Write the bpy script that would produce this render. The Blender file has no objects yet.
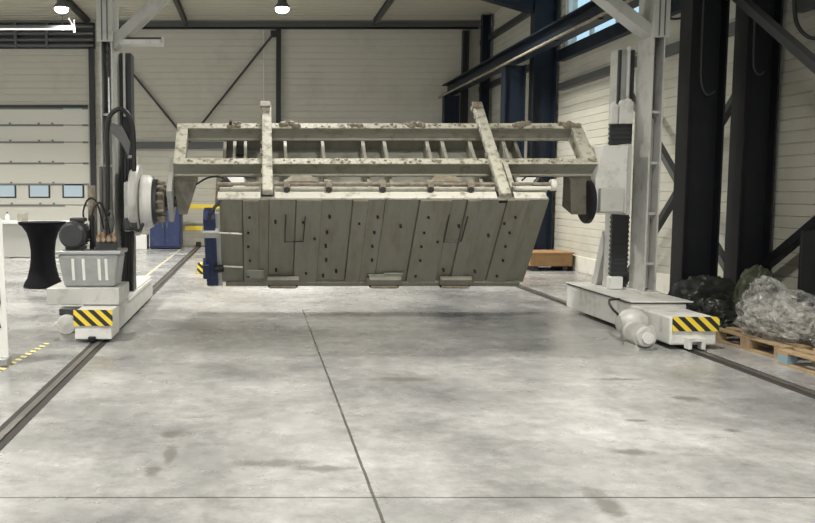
import bpy, bmesh, math, random
from mathutils import Vector, Matrix, noise

sc = bpy.context.scene
col = sc.collection
R = math.radians

# ------------------------------------------------------------------ camera
cd = bpy.data.cameras.new('camera')
cam = bpy.data.objects.new('camera', cd)
col.objects.link(cam)
cd.sensor_width = 36.0
cd.lens = 850 * 36.0 / 815
cd.shift_x = (407.5 - 257) / 815
cam.location = (0, 0, 1.667)
cam.rotation_euler = (R(90) - math.atan(71.5 / 850), 0, 0)
cd.clip_end = 200
sc.camera = cam

# ------------------------------------------------------------------ world, lamps, exposure
w = bpy.data.worlds.new('world')
sc.world = w
w.use_nodes = True
bg = w.node_tree.nodes['Background']
bg.inputs[0].default_value = (0.40, 0.64, 0.78, 1)
bg.inputs[1].default_value = 1.0
sc.view_settings.view_transform = 'Standard'
sc.view_settings.look = 'None'
sc.view_settings.exposure = 0.42
sc.view_settings.gamma = 1.0

LAMP_SPOTS = [(0.58, 20.0), (-4.5, 20.0), (-10, 20.0),
              (0.58, 13.6), (-4.5, 13.6), (-10, 13.6), (3.6, 17.0),
              (2.4, 6.4), (-4.5, 6.4), (-10, 6.4), (1.5, 0.5), (-4.5, 0.5)]
LAMP_Z = 5.84
for lx, ly in LAMP_SPOTS:
    ld = bpy.data.lights.new('lamp_light', 'AREA')
    ld.shape = 'DISK'
    ld.size = 0.5
    ld.energy = 215
    ld.spread = R(135)
    ld.color = (1.0, 0.965, 0.89)
    lo = bpy.data.objects.new('lamp_light', ld)
    col.objects.link(lo)
    lo.location = (lx, ly, LAMP_Z - 0.13)

# added area light for brightness from the left; the wall there is closed
ld = bpy.data.lights.new('left_fill', 'AREA')
ld.shape = 'RECTANGLE'; ld.size = 16; ld.size_y = 2.6; ld.energy = 800; ld.color = (0.92, 0.96, 1.0)
lo = bpy.data.objects.new('left_fill', ld)
col.objects.link(lo)
lo.location = (-12.7, 14.0, 3.9)
lo.rotation_euler = (0, R(-78), 0)

# added fill light behind the camera; the front wall has no gate
ld = bpy.data.lights.new('front_fill', 'AREA')
ld.shape = 'RECTANGLE'; ld.size = 9; ld.size_y = 4.2; ld.energy = 300; ld.color = (0.93, 0.97, 1.0)
lo = bpy.data.objects.new('front_fill', ld)
col.objects.link(lo)
lo.location = (-1.0, -7.6, 2.9)
lo.rotation_euler = (R(84), 0, 0)

# ------------------------------------------------------------------ materials
def mat(name, c, rough=0.5, metal=0.0, dirt=None, dscale=6.0, stretch=None, damt=0.5, bump=0.0, bscale=40.0, fine=None, emit=None, spec=0.5):
    m = bpy.data.materials.new(name)
    m.use_nodes = True
    nt = m.node_tree
    b = nt.nodes['Principled BSDF']
    b.inputs['Base Color'].default_value = (*c, 1)
    b.inputs['Roughness'].default_value = rough
    b.inputs['Metallic'].default_value = metal
    b.inputs['Specular IOR Level'].default_value = spec
    if emit:
        b.inputs['Emission Color'].default_value = (*c, 1)
        b.inputs['Emission Strength'].default_value = emit
    tc = nt.nodes.new('ShaderNodeTexCoord')
    if dirt:
        n = nt.nodes.new('ShaderNodeTexNoise')
        n.inputs['Scale'].default_value = dscale
        n.inputs['Detail'].default_value = 8
        n.inputs['Roughness'].default_value = 0.65
        if stretch:
            mp = nt.nodes.new('ShaderNodeMapping')
            mp.inputs['Scale'].default_value = stretch
            nt.links.new(tc.outputs['Object'], mp.inputs['Vector'])
            nt.links.new(mp.outputs[0], n.inputs['Vector'])
        else:
            nt.links.new(tc.outputs['Object'], n.inputs['Vector'])
        r = nt.nodes.new('ShaderNodeValToRGB')
        r.color_ramp.elements[0].position = 0.62 - 0.3 * damt
        r.color_ramp.elements[0].color = (0, 0, 0, 1)
        r.color_ramp.elements[1].position = 0.72 - 0.1 * damt
        nt.links.new(n.outputs['Fac'], r.inputs['Fac'])
        mx = nt.nodes.new('ShaderNodeMixRGB')
        mx.inputs[1].default_value = (*c, 1)
        mx.inputs[2].default_value = (*dirt, 1)
        nt.links.new(r.outputs['Color'], mx.inputs[0])
        nt.links.new(mx.outputs[0], b.inputs['Base Color'])
    if bump:
        n2 = nt.nodes.new('ShaderNodeTexNoise')
        n2.inputs['Scale'].default_value = bscale
        n2.inputs['Detail'].default_value = 4
        nt.links.new(tc.outputs['Object'], n2.inputs['Vector'])
        bp = nt.nodes.new('ShaderNodeBump')
        bp.inputs['Strength'].default_value = bump
        bp.inputs['Distance'].default_value = 0.02
        nt.links.new(n2.outputs['Fac'], bp.inputs['Height'])
        nt.links.new(bp.outputs['Normal'], b.inputs['Normal'])
    return m


def stripes(name, c0, c1, ax, ay, az, period, rough=0.5):
    """diagonal or straight two-colour stripes from object coordinates"""
    m = bpy.data.materials.new(name)
    m.use_nodes = True
    nt = m.node_tree
    b = nt.nodes['Principled BSDF']
    b.inputs['Roughness'].default_value = rough
    tc = nt.nodes.new('ShaderNodeTexCoord')
    dp = nt.nodes.new('ShaderNodeVectorMath'); dp.operation = 'DOT_PRODUCT'
    dp.inputs[1].default_value = (ax / period, ay / period, az / period)
    nt.links.new(tc.outputs['Object'], dp.inputs[0])
    fr = nt.nodes.new('ShaderNodeMath'); fr.operation = 'FRACT'
    nt.links.new(dp.outputs['Value'], fr.inputs[0])
    gt = nt.nodes.new('ShaderNodeMath'); gt.operation = 'GREATER_THAN'
    gt.inputs[1].default_value = 0.5
    nt.links.new(fr.outputs[0], gt.inputs[0])
    mx = nt.nodes.new('ShaderNodeMixRGB')
    mx.inputs[1].default_value = (*c0, 1)
    mx.inputs[2].default_value = (*c1, 1)
    nt.links.new(gt.outputs[0], mx.inputs[0])
    nt.links.new(mx.outputs[0], b.inputs['Base Color'])
    return m


FLOOR_DARK = (0.165, 0.166, 0.166)
FLOOR_LIGHT = (0.415, 0.413, 0.405)
def floor_material():
    m = bpy.data.materials.new('polished_concrete')
    m.use_nodes = True
    nt = m.node_tree
    L = nt.links.new
    b = nt.nodes['Principled BSDF']
    tc = nt.nodes.new('ShaderNodeTexCoord')
    def tex(scale, det=6, rough=0.6, stretch=(1, 1, 1)):
        mp = nt.nodes.new('ShaderNodeMapping')
        mp.inputs['Scale'].default_value = stretch
        L(tc.outputs['Object'], mp.inputs['Vector'])
        n = nt.nodes.new('ShaderNodeTexNoise')
        n.inputs['Scale'].default_value = scale
        n.inputs['Detail'].default_value = det
        n.inputs['Roughness'].default_value = rough
        L(mp.outputs[0], n.inputs['Vector'])
        return n.outputs['Fac']
    def ramp(src, p0, c0, p1, c1):
        r = nt.nodes.new('ShaderNodeValToRGB')
        e = r.color_ramp.elements
        e[0].position = p0; e[0].color = (*c0, 1)
        e[1].position = p1; e[1].color = (*c1, 1)
        L(src, r.inputs['Fac'])
        return r.outputs['Color']
    def math_(op, a, bb=None, c=None):
        n = nt.nodes.new('ShaderNodeMath'); n.operation = op
        for i, v in enumerate((a, bb, c)):
            if v is None: continue
            if isinstance(v, (int, float)): n.inputs[i].default_value = v
            else: L(v, n.inputs[i])
        return n.outputs[0]
    def mix(fac, a, c, mode='MIX'):
        n = nt.nodes.new('ShaderNodeMixRGB'); n.blend_type = mode
        if isinstance(fac, (int, float)): n.inputs[0].default_value = fac
        else: L(fac, n.inputs[0])
        for i, v in ((1, a), (2, c)):
            if isinstance(v, tuple): n.inputs[i].default_value = (*v, 1)
            else: L(v, n.inputs[i])
        return n.outputs[0]
    base = ramp(tex(0.55, 7, 0.62), 0.34, FLOOR_DARK, 0.66, FLOOR_LIGHT)
    mott = ramp(tex(7, 9, 0.75), 0.32, (0.70, 0.70, 0.70), 0.68, (1.18, 1.18, 1.18))
    colr = mix(1.0, base, mott, 'MULTIPLY')
    # tyre and drag scuffs run along and across the hall
    sc1 = ramp(tex(1.6, 6, 0.7, (1.0, 3.2, 1)), 0.60, (0, 0, 0), 0.74, (1, 1, 1))
    colr = mix(math_('MULTIPLY', sc1, 0.6), colr, (0.13, 0.125, 0.115))
    sc2 = ramp(tex(2.0, 6, 0.7, (2.6, 0.35, 1)), 0.60, (0, 0, 0), 0.78, (1, 1, 1))
    colr = mix(math_('MULTIPLY', sc2, 0.5), colr, (0.17, 0.165, 0.15))
    sep = nt.nodes.new('ShaderNodeSeparateXYZ')
    L(tc.outputs['Object'], sep.inputs[0])
    wob = math_('MULTIPLY', math_('SUBTRACT', tex(2.2, 3), 0.5), 0.05)
    wob2 = math_('MULTIPLY', math_('SUBTRACT', tex(9, 4), 0.5), 0.5)
    # a few old spills with a shape of their own
    for sx, sy, rx, ry in ((0.10, 5.08, 0.34, 0.09), (0.40, 4.98, 0.24, 0.07), (-0.62, 4.95, 0.06, 0.12), (-0.58, 5.7, 0.09, 0.10), (3.2, 7.4, 0.3, 0.05), (2.4, 5.3, 0.16, 0.09), (1.86, 4.42, 0.09, 0.28), (3.45, 6.7, 0.14, 0.09),
                           (-0.55, 5.25, 0.05, 0.25), (2.75, 6.05, 0.10, 0.05), (3.3, 5.8, 0.07, 0.06), (1.25, 7.4, 0.4, 0.12)):
        d = math_('ADD', math_('POWER', math_('DIVIDE', math_('SUBTRACT', sep.outputs[0], sx), rx), 2.0),
                  math_('POWER', math_('DIVIDE', math_('SUBTRACT', sep.outputs[1], sy), ry), 2.0))
        d = math_('ADD', math_('SQRT', d), math_('MULTIPLY', wob2, 3.0))
        k = nt.nodes.new('ShaderNodeMapRange')
        k.inputs[1].default_value = 0.4; k.inputs[2].default_value = 1.0
        k.inputs[3].default_value = 0.75; k.inputs[4].default_value = 0.0
        L(d, k.inputs[0])
        colr = mix(k.outputs[0], colr, (0.12, 0.115, 0.10))
    # saw-cut joints
    for ax, pos, hw in ((0, 0.636, 0.009), (1, 4.5, 0.008), (1, 12.6, 0.010), (0, -5.6, 0.008), (1, 18.8, 0.012)):
        dd = math_('ABSOLUTE', math_('SUBTRACT', math_('ADD', sep.outputs[ax], math_('MULTIPLY', wob, 0.25)), pos))
        ln = math_('LESS_THAN', dd, hw)
        if ax == 0 and pos > 0:
            ln = math_('MULTIPLY', ln, math_('LESS_THAN', sep.outputs[1], 11.8))
        colr = mix(math_('MULTIPLY', ln, 0.9), colr, (0.05, 0.048, 0.045))
    L(colr, b.inputs['Base Color'])
    rr = ramp(tex(1.3, 6, 0.6), 0.35, (0.17, 0.17, 0.17), 0.7, (0.36, 0.36, 0.36))
    L(rr, b.inputs['Roughness'])
    bp = nt.nodes.new('ShaderNodeBump')
    bp.inputs['Strength'].default_value = 0.06
    bp.inputs['Distance'].default_value = 0.01
    L(tex(14, 5), bp.inputs['Height'])
    L(bp.outputs[0], b.inputs['Normal'])
    return m


def plastic_film():
    m = bpy.data.materials.new('clear_plastic_film')
    m.use_nodes = True
    nt = m.node_tree
    L = nt.links.new
    b = nt.nodes['Principled BSDF']
    b.inputs['Base Color'].default_value = (0.62, 0.62, 0.60, 1)
    b.inputs['Roughness'].default_value = 0.10
    b.inputs['Specular IOR Level'].default_value = 0.9
    tc = nt.nodes.new('ShaderNodeTexCoord')
    n = nt.nodes.new('ShaderNodeTexNoise')
    n.inputs['Scale'].default_value = 5.0; n.inputs['Detail'].default_value = 6; n.inputs['Distortion'].default_value = 1.6
    L(tc.outputs['Object'], n.inputs['Vector'])
    r = nt.nodes.new('ShaderNodeMapRange')
    r.inputs[1].default_value = 0.42; r.inputs[2].default_value = 0.68
    r.inputs[3].default_value = 0.10; r.inputs[4].default_value = 0.75
    L(n.outputs['Fac'], r.inputs[0])
    L(r.outputs[0], b.inputs['Alpha'])
    v = nt.nodes.new('ShaderNodeTexVoronoi')
    v.inputs['Scale'].default_value = 11
    mx = nt.nodes.new('ShaderNodeMixRGB'); mx.inputs[0].default_value = 0.35
    L(tc.outputs['Object'], mx.inputs[1]); L(n.outputs['Color'], mx.inputs[2])
    L(mx.outputs[0], v.inputs['Vector'])
    bp = nt.nodes.new('ShaderNodeBump')
    bp.inputs['Strength'].default_value = 1.0; bp.inputs['Distance'].default_value = 0.07
    L(v.outputs['Distance'], bp.inputs['Height'])
    L(bp.outputs[0], b.inputs['Normal'])
    return m


M = {}
M['floor'] = floor_material()
M['wall'] = mat('cladding', (0.54, 0.525, 0.455), 0.45, dirt=(0.48, 0.465, 0.40), dscale=1.2, damt=0.4)
M['plinth'] = mat('plinth', (0.62, 0.60, 0.53), 0.6, dirt=(0.45, 0.43, 0.37), dscale=3, damt=0.4)
M['ceil'] = mat('roof_sheet', (0.48, 0.46, 0.38), 0.5)
M['navy'] = mat('navy_steel', (0.010, 0.017, 0.030), 0.45, dirt=(0.016, 0.022, 0.034), dscale=2, damt=0.4, spec=0.3)
M['black_steel'] = mat('black_steel', (0.008, 0.009, 0.012), 0.5, dirt=(0.014, 0.014, 0.016), dscale=2, damt=0.4, spec=0.3)
M['grey_steel'] = mat('grey_steel', (0.10, 0.103, 0.105), 0.45)
M['mid_steel'] = mat('mid_grey_steel', (0.20, 0.20, 0.19), 0.5)
M['dark_steel'] = mat('dark_steel', (0.032, 0.034, 0.037), 0.45)
M['gantry'] = mat('light_grey_paint', (0.48, 0.48, 0.455), 0.4, dirt=(0.36, 0.35, 0.32), dscale=5, damt=0.35)
M['gantry_white'] = mat('white_paint', (0.66, 0.655, 0.63), 0.4, dirt=(0.45, 0.44, 0.40), dscale=4, damt=0.35)
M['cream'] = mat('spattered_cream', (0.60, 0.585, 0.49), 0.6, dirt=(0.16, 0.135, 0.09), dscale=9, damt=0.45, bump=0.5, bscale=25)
M['cream_shaded'] = mat('cream_paint_shaded', (0.30, 0.292, 0.24), 0.6, dirt=(0.19, 0.17, 0.12), dscale=7, damt=0.35, bump=0.3, bscale=25)  # cream with shade put into the colour for the beam sides, plus patchy dirt
M['body'] = mat('olive_grey_paint', (0.25, 0.243, 0.20), 0.5, dirt=(0.20, 0.185, 0.14), dscale=4, damt=0.6, stretch=(2.2, 2.2, 0.5), bump=0.15, bscale=12)
M['body_lip'] = mat('pale_lip_paint', (0.72, 0.70, 0.62), 0.5, dirt=(0.30, 0.27, 0.2), dscale=8, damt=0.3)
M['body_rib'] = mat('pale_rib_paint', (0.52, 0.51, 0.44), 0.5, dirt=(0.30, 0.28, 0.22), dscale=6, damt=0.4)
M['body_floor'] = mat('floor_paint', (0.34, 0.335, 0.29), 0.6, dirt=(0.2, 0.19, 0.15), dscale=4, damt=0.4)
M['grime'] = mat('grimy_dark_steel', (0.125, 0.115, 0.09), 0.6, dirt=(0.07, 0.055, 0.04), dscale=6, damt=0.5)
M['rust'] = mat('rusty_steel', (0.20, 0.165, 0.12), 0.6, dirt=(0.34, 0.31, 0.25), dscale=12, damt=0.6)
M['black'] = mat('black_rubber', (0.012, 0.012, 0.013), 0.5)
M['motor'] = mat('motor_black', (0.02, 0.021, 0.023), 0.4, dirt=(0.06, 0.06, 0.06), dscale=10, damt=0.4)
M['galv'] = mat('galvanised_sheet', (0.40, 0.41, 0.41), 0.35, metal=0.55, dirt=(0.34, 0.35, 0.35), dscale=9, damt=0.6)
M['chrome'] = mat('bright_rod', (0.7, 0.7, 0.7), 0.2, metal=0.9)
M['brass'] = mat('brass_fittings', (0.36, 0.20, 0.10), 0.4, metal=0.4)
M['blue'] = mat('navy_paint', (0.022, 0.036, 0.105), 0.5, dirt=(0.05, 0.06, 0.12), dscale=6, damt=0.35)
M['yellow'] = mat('yellow_paint', (0.75, 0.56, 0.06), 0.5)
M['white'] = mat('white_board', (0.74, 0.74, 0.71), 0.45)
M['door'] = mat('door_panel', (0.74, 0.73, 0.66), 0.4)
M['seal'] = mat('door_joint', (0.22, 0.22, 0.21), 0.5)
M['glass'] = mat('frosted_pane', (0.42, 0.52, 0.58), 0.25, emit=0.25)
M['wood'] = mat('raw_wood', (0.36, 0.26, 0.15), 0.7, dirt=(0.22, 0.155, 0.09), dscale=7, damt=0.5)
M['crate'] = mat('brown_board', (0.34, 0.20, 0.09), 0.6, dirt=(0.26, 0.15, 0.07), dscale=4, damt=0.5)
M['bluewood'] = mat('faded_blue_block', (0.20, 0.30, 0.36), 0.6)
M['cloth'] = mat('black_stretch_cloth', (0.006, 0.006, 0.008), 0.8, spec=0.12)
M['tarp'] = mat('dark_tarpaulin', (0.018, 0.020, 0.018), 0.4, bump=0.8, bscale=5, spec=0.4)
M['tarp_green'] = mat('olive_tarpaulin', (0.045, 0.052, 0.032), 0.5, bump=0.6, bscale=5, spec=0.3)
M['film'] = plastic_film()
M['filler'] = mat('packed_goods', (0.30, 0.29, 0.26), 0.5, dirt=(0.10, 0.095, 0.085), dscale=9, damt=0.5)
M['bench'] = mat('bench_grey', (0.40, 0.40, 0.37), 0.5)
M['rail'] = mat('worn_rail_steel', (0.14, 0.13, 0.12), 0.35, metal=0.5, dirt=(0.10, 0.08, 0.06), dscale=5, damt=0.4)
M['slot'] = mat('rail_slot', (0.025, 0.022, 0.02), 0.8)
M['lamp'] = mat('lamp_glow', (1.0, 0.97, 0.90), 0.5, emit=14)
M['tube'] = mat('tube_glow', (1.0, 0.98, 0.95), 0.5, emit=0.5)
M['hazard'] = stripes('hazard_stripes', (0.80, 0.60, 0.05), (0.018, 0.018, 0.018), 1, 0, 1.05, 0.135)
M['hazard_floor'] = stripes('floor_tape_dashes', (0.66, 0.56, 0.22), (0.10, 0.10, 0.09), 0.5, 1, 0, 0.15, 0.6)
M['line'] = mat('faded_line', (0.44, 0.42, 0.30), 0.5)

# ------------------------------------------------------------------ mesh builder
class MB:
    def __init__(s):
        s.v = []; s.f = []
    def add(s, vs, fs):
        n = len(s.v)
        s.v += [Vector(p) for p in vs]
        s.f += [[i + n for i in f] for f in fs]
        return s
    def box(s, x0, x1, y0, y1, z0, z1):
        return s.hexa([(x0, y0, z0), (x1, y0, z0), (x1, y1, z0), (x0, y1, z0), (x0, y0, z1), (x1, y0, z1), (x1, y1, z1), (x0, y1, z1)])
    def hexa(s, p):
        return s.add(p, [(3, 2, 1, 0), (4, 5, 6, 7), (0, 1, 5, 4), (1, 2, 6, 5), (2, 3, 7, 6), (3, 0, 4, 7)])
    def bar(s, p0, p1, w, h, up=(0, 0, 1)):
        """square bar from p0 to p1, w wide, h along up"""
        p0 = Vector(p0); p1 = Vector(p1)
        d = (p1 - p0).normalized(); up = Vector(up)
        a = d.cross(up)
        if a.length < 1e-4: a = d.cross(Vector((1, 0, 0)))
        a.normalize(); b = a.cross(d).normalized()
        q = []
        for p in (p0, p1):
            q += [p - a * w / 2 - b * h / 2, p + a * w / 2 - b * h / 2, p + a * w / 2 + b * h / 2, p - a * w / 2 + b * h / 2]
        return s.hexa(q)
    def cyl(s, p0, p1, r0, r1=None, n=20):
        if r1 is None: r1 = r0
        p0 = Vector(p0); p1 = Vector(p1)
        d = (p1 - p0).normalized()
        a = d.orthogonal().normalized(); b = d.cross(a)
        vs = []
        for p, r in ((p0, r0), (p1, r1)):
            for i in range(n):
                t = 2 * math.pi * i / n
                vs.append(p + (a * math.cos(t) + b * math.sin(t)) * r)
        fs = [(i, (i + 1) % n, n + (i + 1) % n, n + i) for i in range(n)]
        fs += [list(range(n))[::-1], list(range(n, 2 * n))]
        return s.add(vs, fs)
    def lathe(s, prof, c, axis='z', n=32):
        vs = []; m = len(prof)
        for i in range(n):
            t = 2 * math.pi * i / n
            for r, h in prof:
                if axis == 'z': vs.append((c[0] + r * math.cos(t), c[1] + r * math.sin(t), c[2] + h))
                elif axis == 'x': vs.append((c[0] + h, c[1] + r * math.cos(t), c[2] + r * math.sin(t)))
                else: vs.append((c[0] + r * math.cos(t), c[1] + h, c[2] + r * math.sin(t)))
        fs = []
        for i in range(n):
            j = (i + 1) % n
            for k in range(m - 1):
                fs.append((i * m + k, j * m + k, j * m + k + 1, i * m + k + 1))
        fs.append([i * m for i in range(n)][::-1])
        fs.append([i * m + m - 1 for i in range(n)])
        return s.add(vs, fs)
    def tube(s, pts, r, n=10, sub=6):
        P = [Vector(p) for p in pts]
        if sub > 1 and len(P) > 2:
            Q = []
            for i in range(len(P) - 1):
                a = P[max(i - 1, 0)]; b = P[i]; c = P[i + 1]; d = P[min(i + 2, len(P) - 1)]
                for k in range(sub):
                    t = k / sub
                    Q.append(0.5 * ((2 * b) + (-a + c) * t + (2 * a - 5 * b + 4 * c - d) * t * t + (-a + 3 * b - 3 * c + d) * t ** 3))
            P = Q + [P[-1]]
        vs = []; prev = None
        for i, p in enumerate(P):
            d = (P[min(i + 1, len(P) - 1)] - P[max(i - 1, 0)]).normalized()
            if prev is None: a = d.orthogonal().normalized()
            else:
                a = prev - d * prev.dot(d)
                a = a.normalized() if a.length > 1e-5 else d.orthogonal().normalized()
            prev = a; b = d.cross(a)
            for k in range(n):
                t = 2 * math.pi * k / n
                vs.append(p + (a * math.cos(t) + b * math.sin(t)) * r)
        fs = []
        for i in range(len(P) - 1):
            for k in range(n):
                fs.append((i * n + k, i * n + (k + 1) % n, (i + 1) * n + (k + 1) % n, (i + 1) * n + k))
        fs.append(list(range(n))[::-1]); fs.append([(len(P) - 1) * n + k for k in range(n)])
        return s.add(vs, fs)
    def prism(s, poly, a0, a1, plane='xz'):
        """polygon in a plane extruded along the third axis from a0 to a1"""
        n = len(poly); vs = []
        for a in (a0, a1):
            for p, q in poly:
                vs.append({'xz': (p, a, q), 'yz': (a, p, q), 'xy': (p, q, a)}[plane])
        fs = [list(range(n)), list(range(n, 2 * n))[::-1]]
        fs += [(i, n + i, n + (i + 1) % n, (i + 1) % n) for i in range(n)]
        return s.add(vs, fs)
    def build(s, name, m, parent=None, bevel=0.0, smooth=False, local=False, weld=False):
        root = None
        if parent is not None:
            root = parent
            while root.parent: root = root.parent
            mw = Matrix.LocRotScale(root.location, root.rotation_euler, None)
            if not local:
                inv = mw.inverted()
                s.v = [inv @ v for v in s.v]
            org = Vector((0, 0, 0))
        else:
            xs = [v.x for v in s.v]; ys = [v.y for v in s.v]; zs = [v.z for v in s.v]
            org = Vector(((min(xs) + max(xs)) / 2, (min(ys) + max(ys)) / 2, min(zs)))
        if root is not None and parent is not root:
            pass
        me = bpy.data.meshes.new(name)
        me.from_pydata([v - org for v in s.v], [], s.f)
        bm = bmesh.new(); bm.from_mesh(me)
        bmesh.ops.recalc_face_normals(bm, faces=bm.faces)
        bm.to_mesh(me); bm.free()
        me.materials.append(m)
        o = bpy.data.objects.new(name, me)
        col.objects.link(o)
        if parent is not None: o.parent = parent
        else: o.location = org
        if smooth:
            for p in me.polygons: p.use_smooth = True
            try: me.set_sharp_from_angle(angle=R(38))
            except Exception: pass
        if bevel:
            b = o.modifiers.new('edge', 'BEVEL')
            b.width = bevel; b.segments = 2; b.limit_method = 'ANGLE'; b.angle_limit = R(40)
        return o


def tag(o, label, cat, group=None, kind=None):
    o['label'] = label; o['category'] = cat
    if group: o['group'] = group
    if kind: o['kind'] = kind
    return o

def thing(name, loc, label, cat, rot=(0, 0, 0), group=None):
    o = bpy.data.objects.new(name, None)
    o.empty_display_size = 0.2
    col.objects.link(o)
    o.location = loc; o.rotation_euler = rot
    tag(o, label, cat, group, 'thing')
    return o

def struct(o):
    o['kind'] = 'structure'
    return o

def ribbed(axis, fixed, side, a0, a1, z0, z1, pitch, depth, groove, back):
    """a clad wall: flat boards with grooves between them. axis 'x' -> wall plane y=fixed running along x, else x=fixed running along y"""
    prof = []
    z = z0
    while z < z1 - 1e-6:
        ze = min(z + pitch, z1)
        prof += [(0, z), (0, ze - groove), (depth, ze - groove * 0.65), (depth, ze - groove * 0.25)]
        z = ze
    prof.append((0, z1))
    prof += [(back, z1), (back, z0)]
    mb = MB()
    poly = [(fixed + side * d, q) for d, q in prof]
    mb.prism(poly, a0, a1, 'yz' if axis == 'x' else 'xz')
    return mb


# ------------------------------------------------------------------ the hall
YB = 25.34; XR = 6.62; ZC = 6.58; XL = -13.0
fl = MB().box(XL, 7.2, -8, 26.2, -0.2, 0.0).build('floor', M['floor'])
fl.data.transform(Matrix.Translation(fl.location)); fl.location = (0, 0, 0)      # object coordinates in metres from the hall's origin
struct(fl)
# back wall: clad above and beside the sectional door
DX0, DX1, DZ = -9.1, -4.98, 4.10
wb = MB()
wb.add(ribbed('x', YB, 1, DX1, 7.2, 0.0, ZC, 0.19, 0.012, 0.028, 0.3).v, [])
wb = ribbed('x', YB, 1, DX1, 7.2, 0.0, ZC, 0.19, 0.012, 0.028, 0.3)
for part in (ribbed('x', YB, 1, DX0, DX1, DZ, ZC, 0.19, 0.012, 0.028, 0.3), ribbed('x', YB, 1, XL, DX0, 0.0, ZC, 0.19, 0.012, 0.028, 0.3)):
    wb.add(part.v, part.f)
struct(wb.build('wall_back', M['wall']))
# right wall with a strip window between the frames
WY0, WY1, WZ0, WZ1 = 11.1, 18.6, 4.70, 6.05
wr = ribbed('y', XR, 1, -8.0, YB + 0.3, 0.0, WZ0, 0.15, 0.012, 0.022, 0.25)
for part in (ribbed('y', XR, 1, -8.0, WY0, WZ0, ZC, 0.15, 0.012, 0.022, 0.25), ribbed('y', XR, 1, WY1, YB + 0.3, WZ0, ZC, 0.15, 0.012, 0.022, 0.25),
             ribbed('y', XR, 1, WY0, WY1, WZ1, ZC, 0.15, 0.012, 0.022, 0.25)):
    wr.add(part.v, part.f)
struct(wr.build('wall_right', M['wall']))
struct(MB().box(XL - 0.2, XL, -8, YB + 0.3, 0, ZC).build('wall_left', M['wall']))
struct(MB().box(XL, 7.2, -8.2, -8, 0, ZC).build('wall_front', M['wall']))
# roof sheets, ribs run across the hall
rf = MB()
poly = []
y = -8.0
while y < YB + 0.2:
    poly += [(y, ZC), (y + 0.26, ZC), (y + 0.29, ZC + 0.04), (y + 0.33, ZC + 0.04)]
    y += 0.36
poly += [(y, ZC + 0.2), (-8.0, ZC + 0.2)]
rf.prism(poly, XL, 7.2, 'yz')
struct(rf.build('ceiling', M['ceil']))
struct(MB().box(XR - 0.06, XR - 0.005, 3, YB - 0.01, 0.0, 0.32).build('baseboard_right', M['plinth'], bevel=0.01))
struct(MB().box(DX1 + 0.2, XR - 0.07, YB - 0.05, YB - 0.005, 0.0, 0.22).build('baseboard_back', M['plinth'], bevel=0.01))
# window strip
wn = bpy.data.objects.new('window_1', None); col.objects.link(wn); wn.location = (XR, WY0, WZ0); struct(wn)
fr = MB()
fr.box(XR + 0.05, XR + 0.13, WY0, WY1, WZ0, WZ0 + 0.06).box(XR + 0.05, XR + 0.13, WY0, WY1, WZ1 - 0.06, WZ1)
k = 0
yy = WY0
while yy < WY1 + 0.01:
    fr.box(XR + 0.05, XR + 0.13, yy - 0.03, yy + 0.03, WZ0 + 0.06, WZ1 - 0.06)
    yy += 1.25
fr.build('window_frame', M['white'], wn)
gm = bpy.data.materials.new('window_glass'); gm.use_nodes = True
gb = gm.node_tree.nodes['Principled BSDF']
gb.inputs['Base Color'].default_value = (0.85, 0.94, 1, 1); gb.inputs['Roughness'].default_value = 0.02
gb.inputs['Alpha'].default_value = 0.06
MB().box(XR + 0.085, XR + 0.095, WY0, WY1, WZ0, WZ1).build('window_pane', gm, wn)

# girts on the walls
T = 0
def girt(*b, m='grey_steel'):
    global T
    T += 1
    struct(MB().box(*b).build('trim_%d' % T, M[m], bevel=0.006))
girt(XR - 0.16, XR - 0.005, 11.1, 18.6, 4.42, 4.66, m='navy')
girt(XR - 0.14, XR - 0.005, 11.1, 18.6, 3.80, 3.95)
girt(XR - 0.14, XR - 0.005, 19.2, 25.2, 5.86, 6.00, m='dark_steel')
girt(XR - 0.14, XR - 0.005, 19.2, 25.2, 4.52, 4.66, m='dark_steel')
girt(XR - 0.14, XR - 0.005, 5.0, 10.5, 3.80, 3.95)
girt(-4.6, 0.5, YB - 0.12, YB - 0.005, 2.88, 3.08)

# eaves beam on the back wall, roof members
hb = thing('eaves_beam', (1, YB - 0.1, 6.37), 'long dark horizontal steel beam along the top of the back wall', 'beam')
MB().box(-4.6, 6.5, YB - 0.16, YB - 0.012, 6.36, 6.40).box(-4.6, 6.5, YB - 0.03, YB - 0.012, 6.40, 6.54).box(-4.6, 6.5, YB - 0.16, YB - 0.012, 6.54, 6.572).build('beam_web', M['mid_steel'], hb)
MB().cyl((-4.6, YB - 0.24, 6.34), (6.4, YB - 0.24, 6.34), 0.035, n=10).build('cable_conduit', M['black_steel'], hb)

def hsec(mb, x0, x1, yc, wy, z0, z1, tf=0.025, tw=0.016):
    """H column: flanges at x0 and x1, web between"""
    mb.box(x0, x0 + tf, yc - wy / 2, yc + wy / 2, z0, z1)
    mb.box(x1 - tf, x1, yc - wy / 2, yc + wy / 2, z0, z1)
    mb.box(x0 + tf, x1 - tf, yc - tw / 2, yc + tw / 2, z0, z1)
    return mb

def ibeam_y(mb, xc, wx, y0, y1, z0, z1, tf=0.03, tw=0.02):
    mb.box(xc - wx / 2, xc + wx / 2, y0, y1, z0, z0 + tf)
    mb.box(xc - wx / 2, xc + wx / 2, y0, y1, z1 - tf, z1)
    mb.box(xc - tw / 2, xc + tw / 2, y0, y1, z0 + tf, z1 - tf)
    return mb

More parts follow.
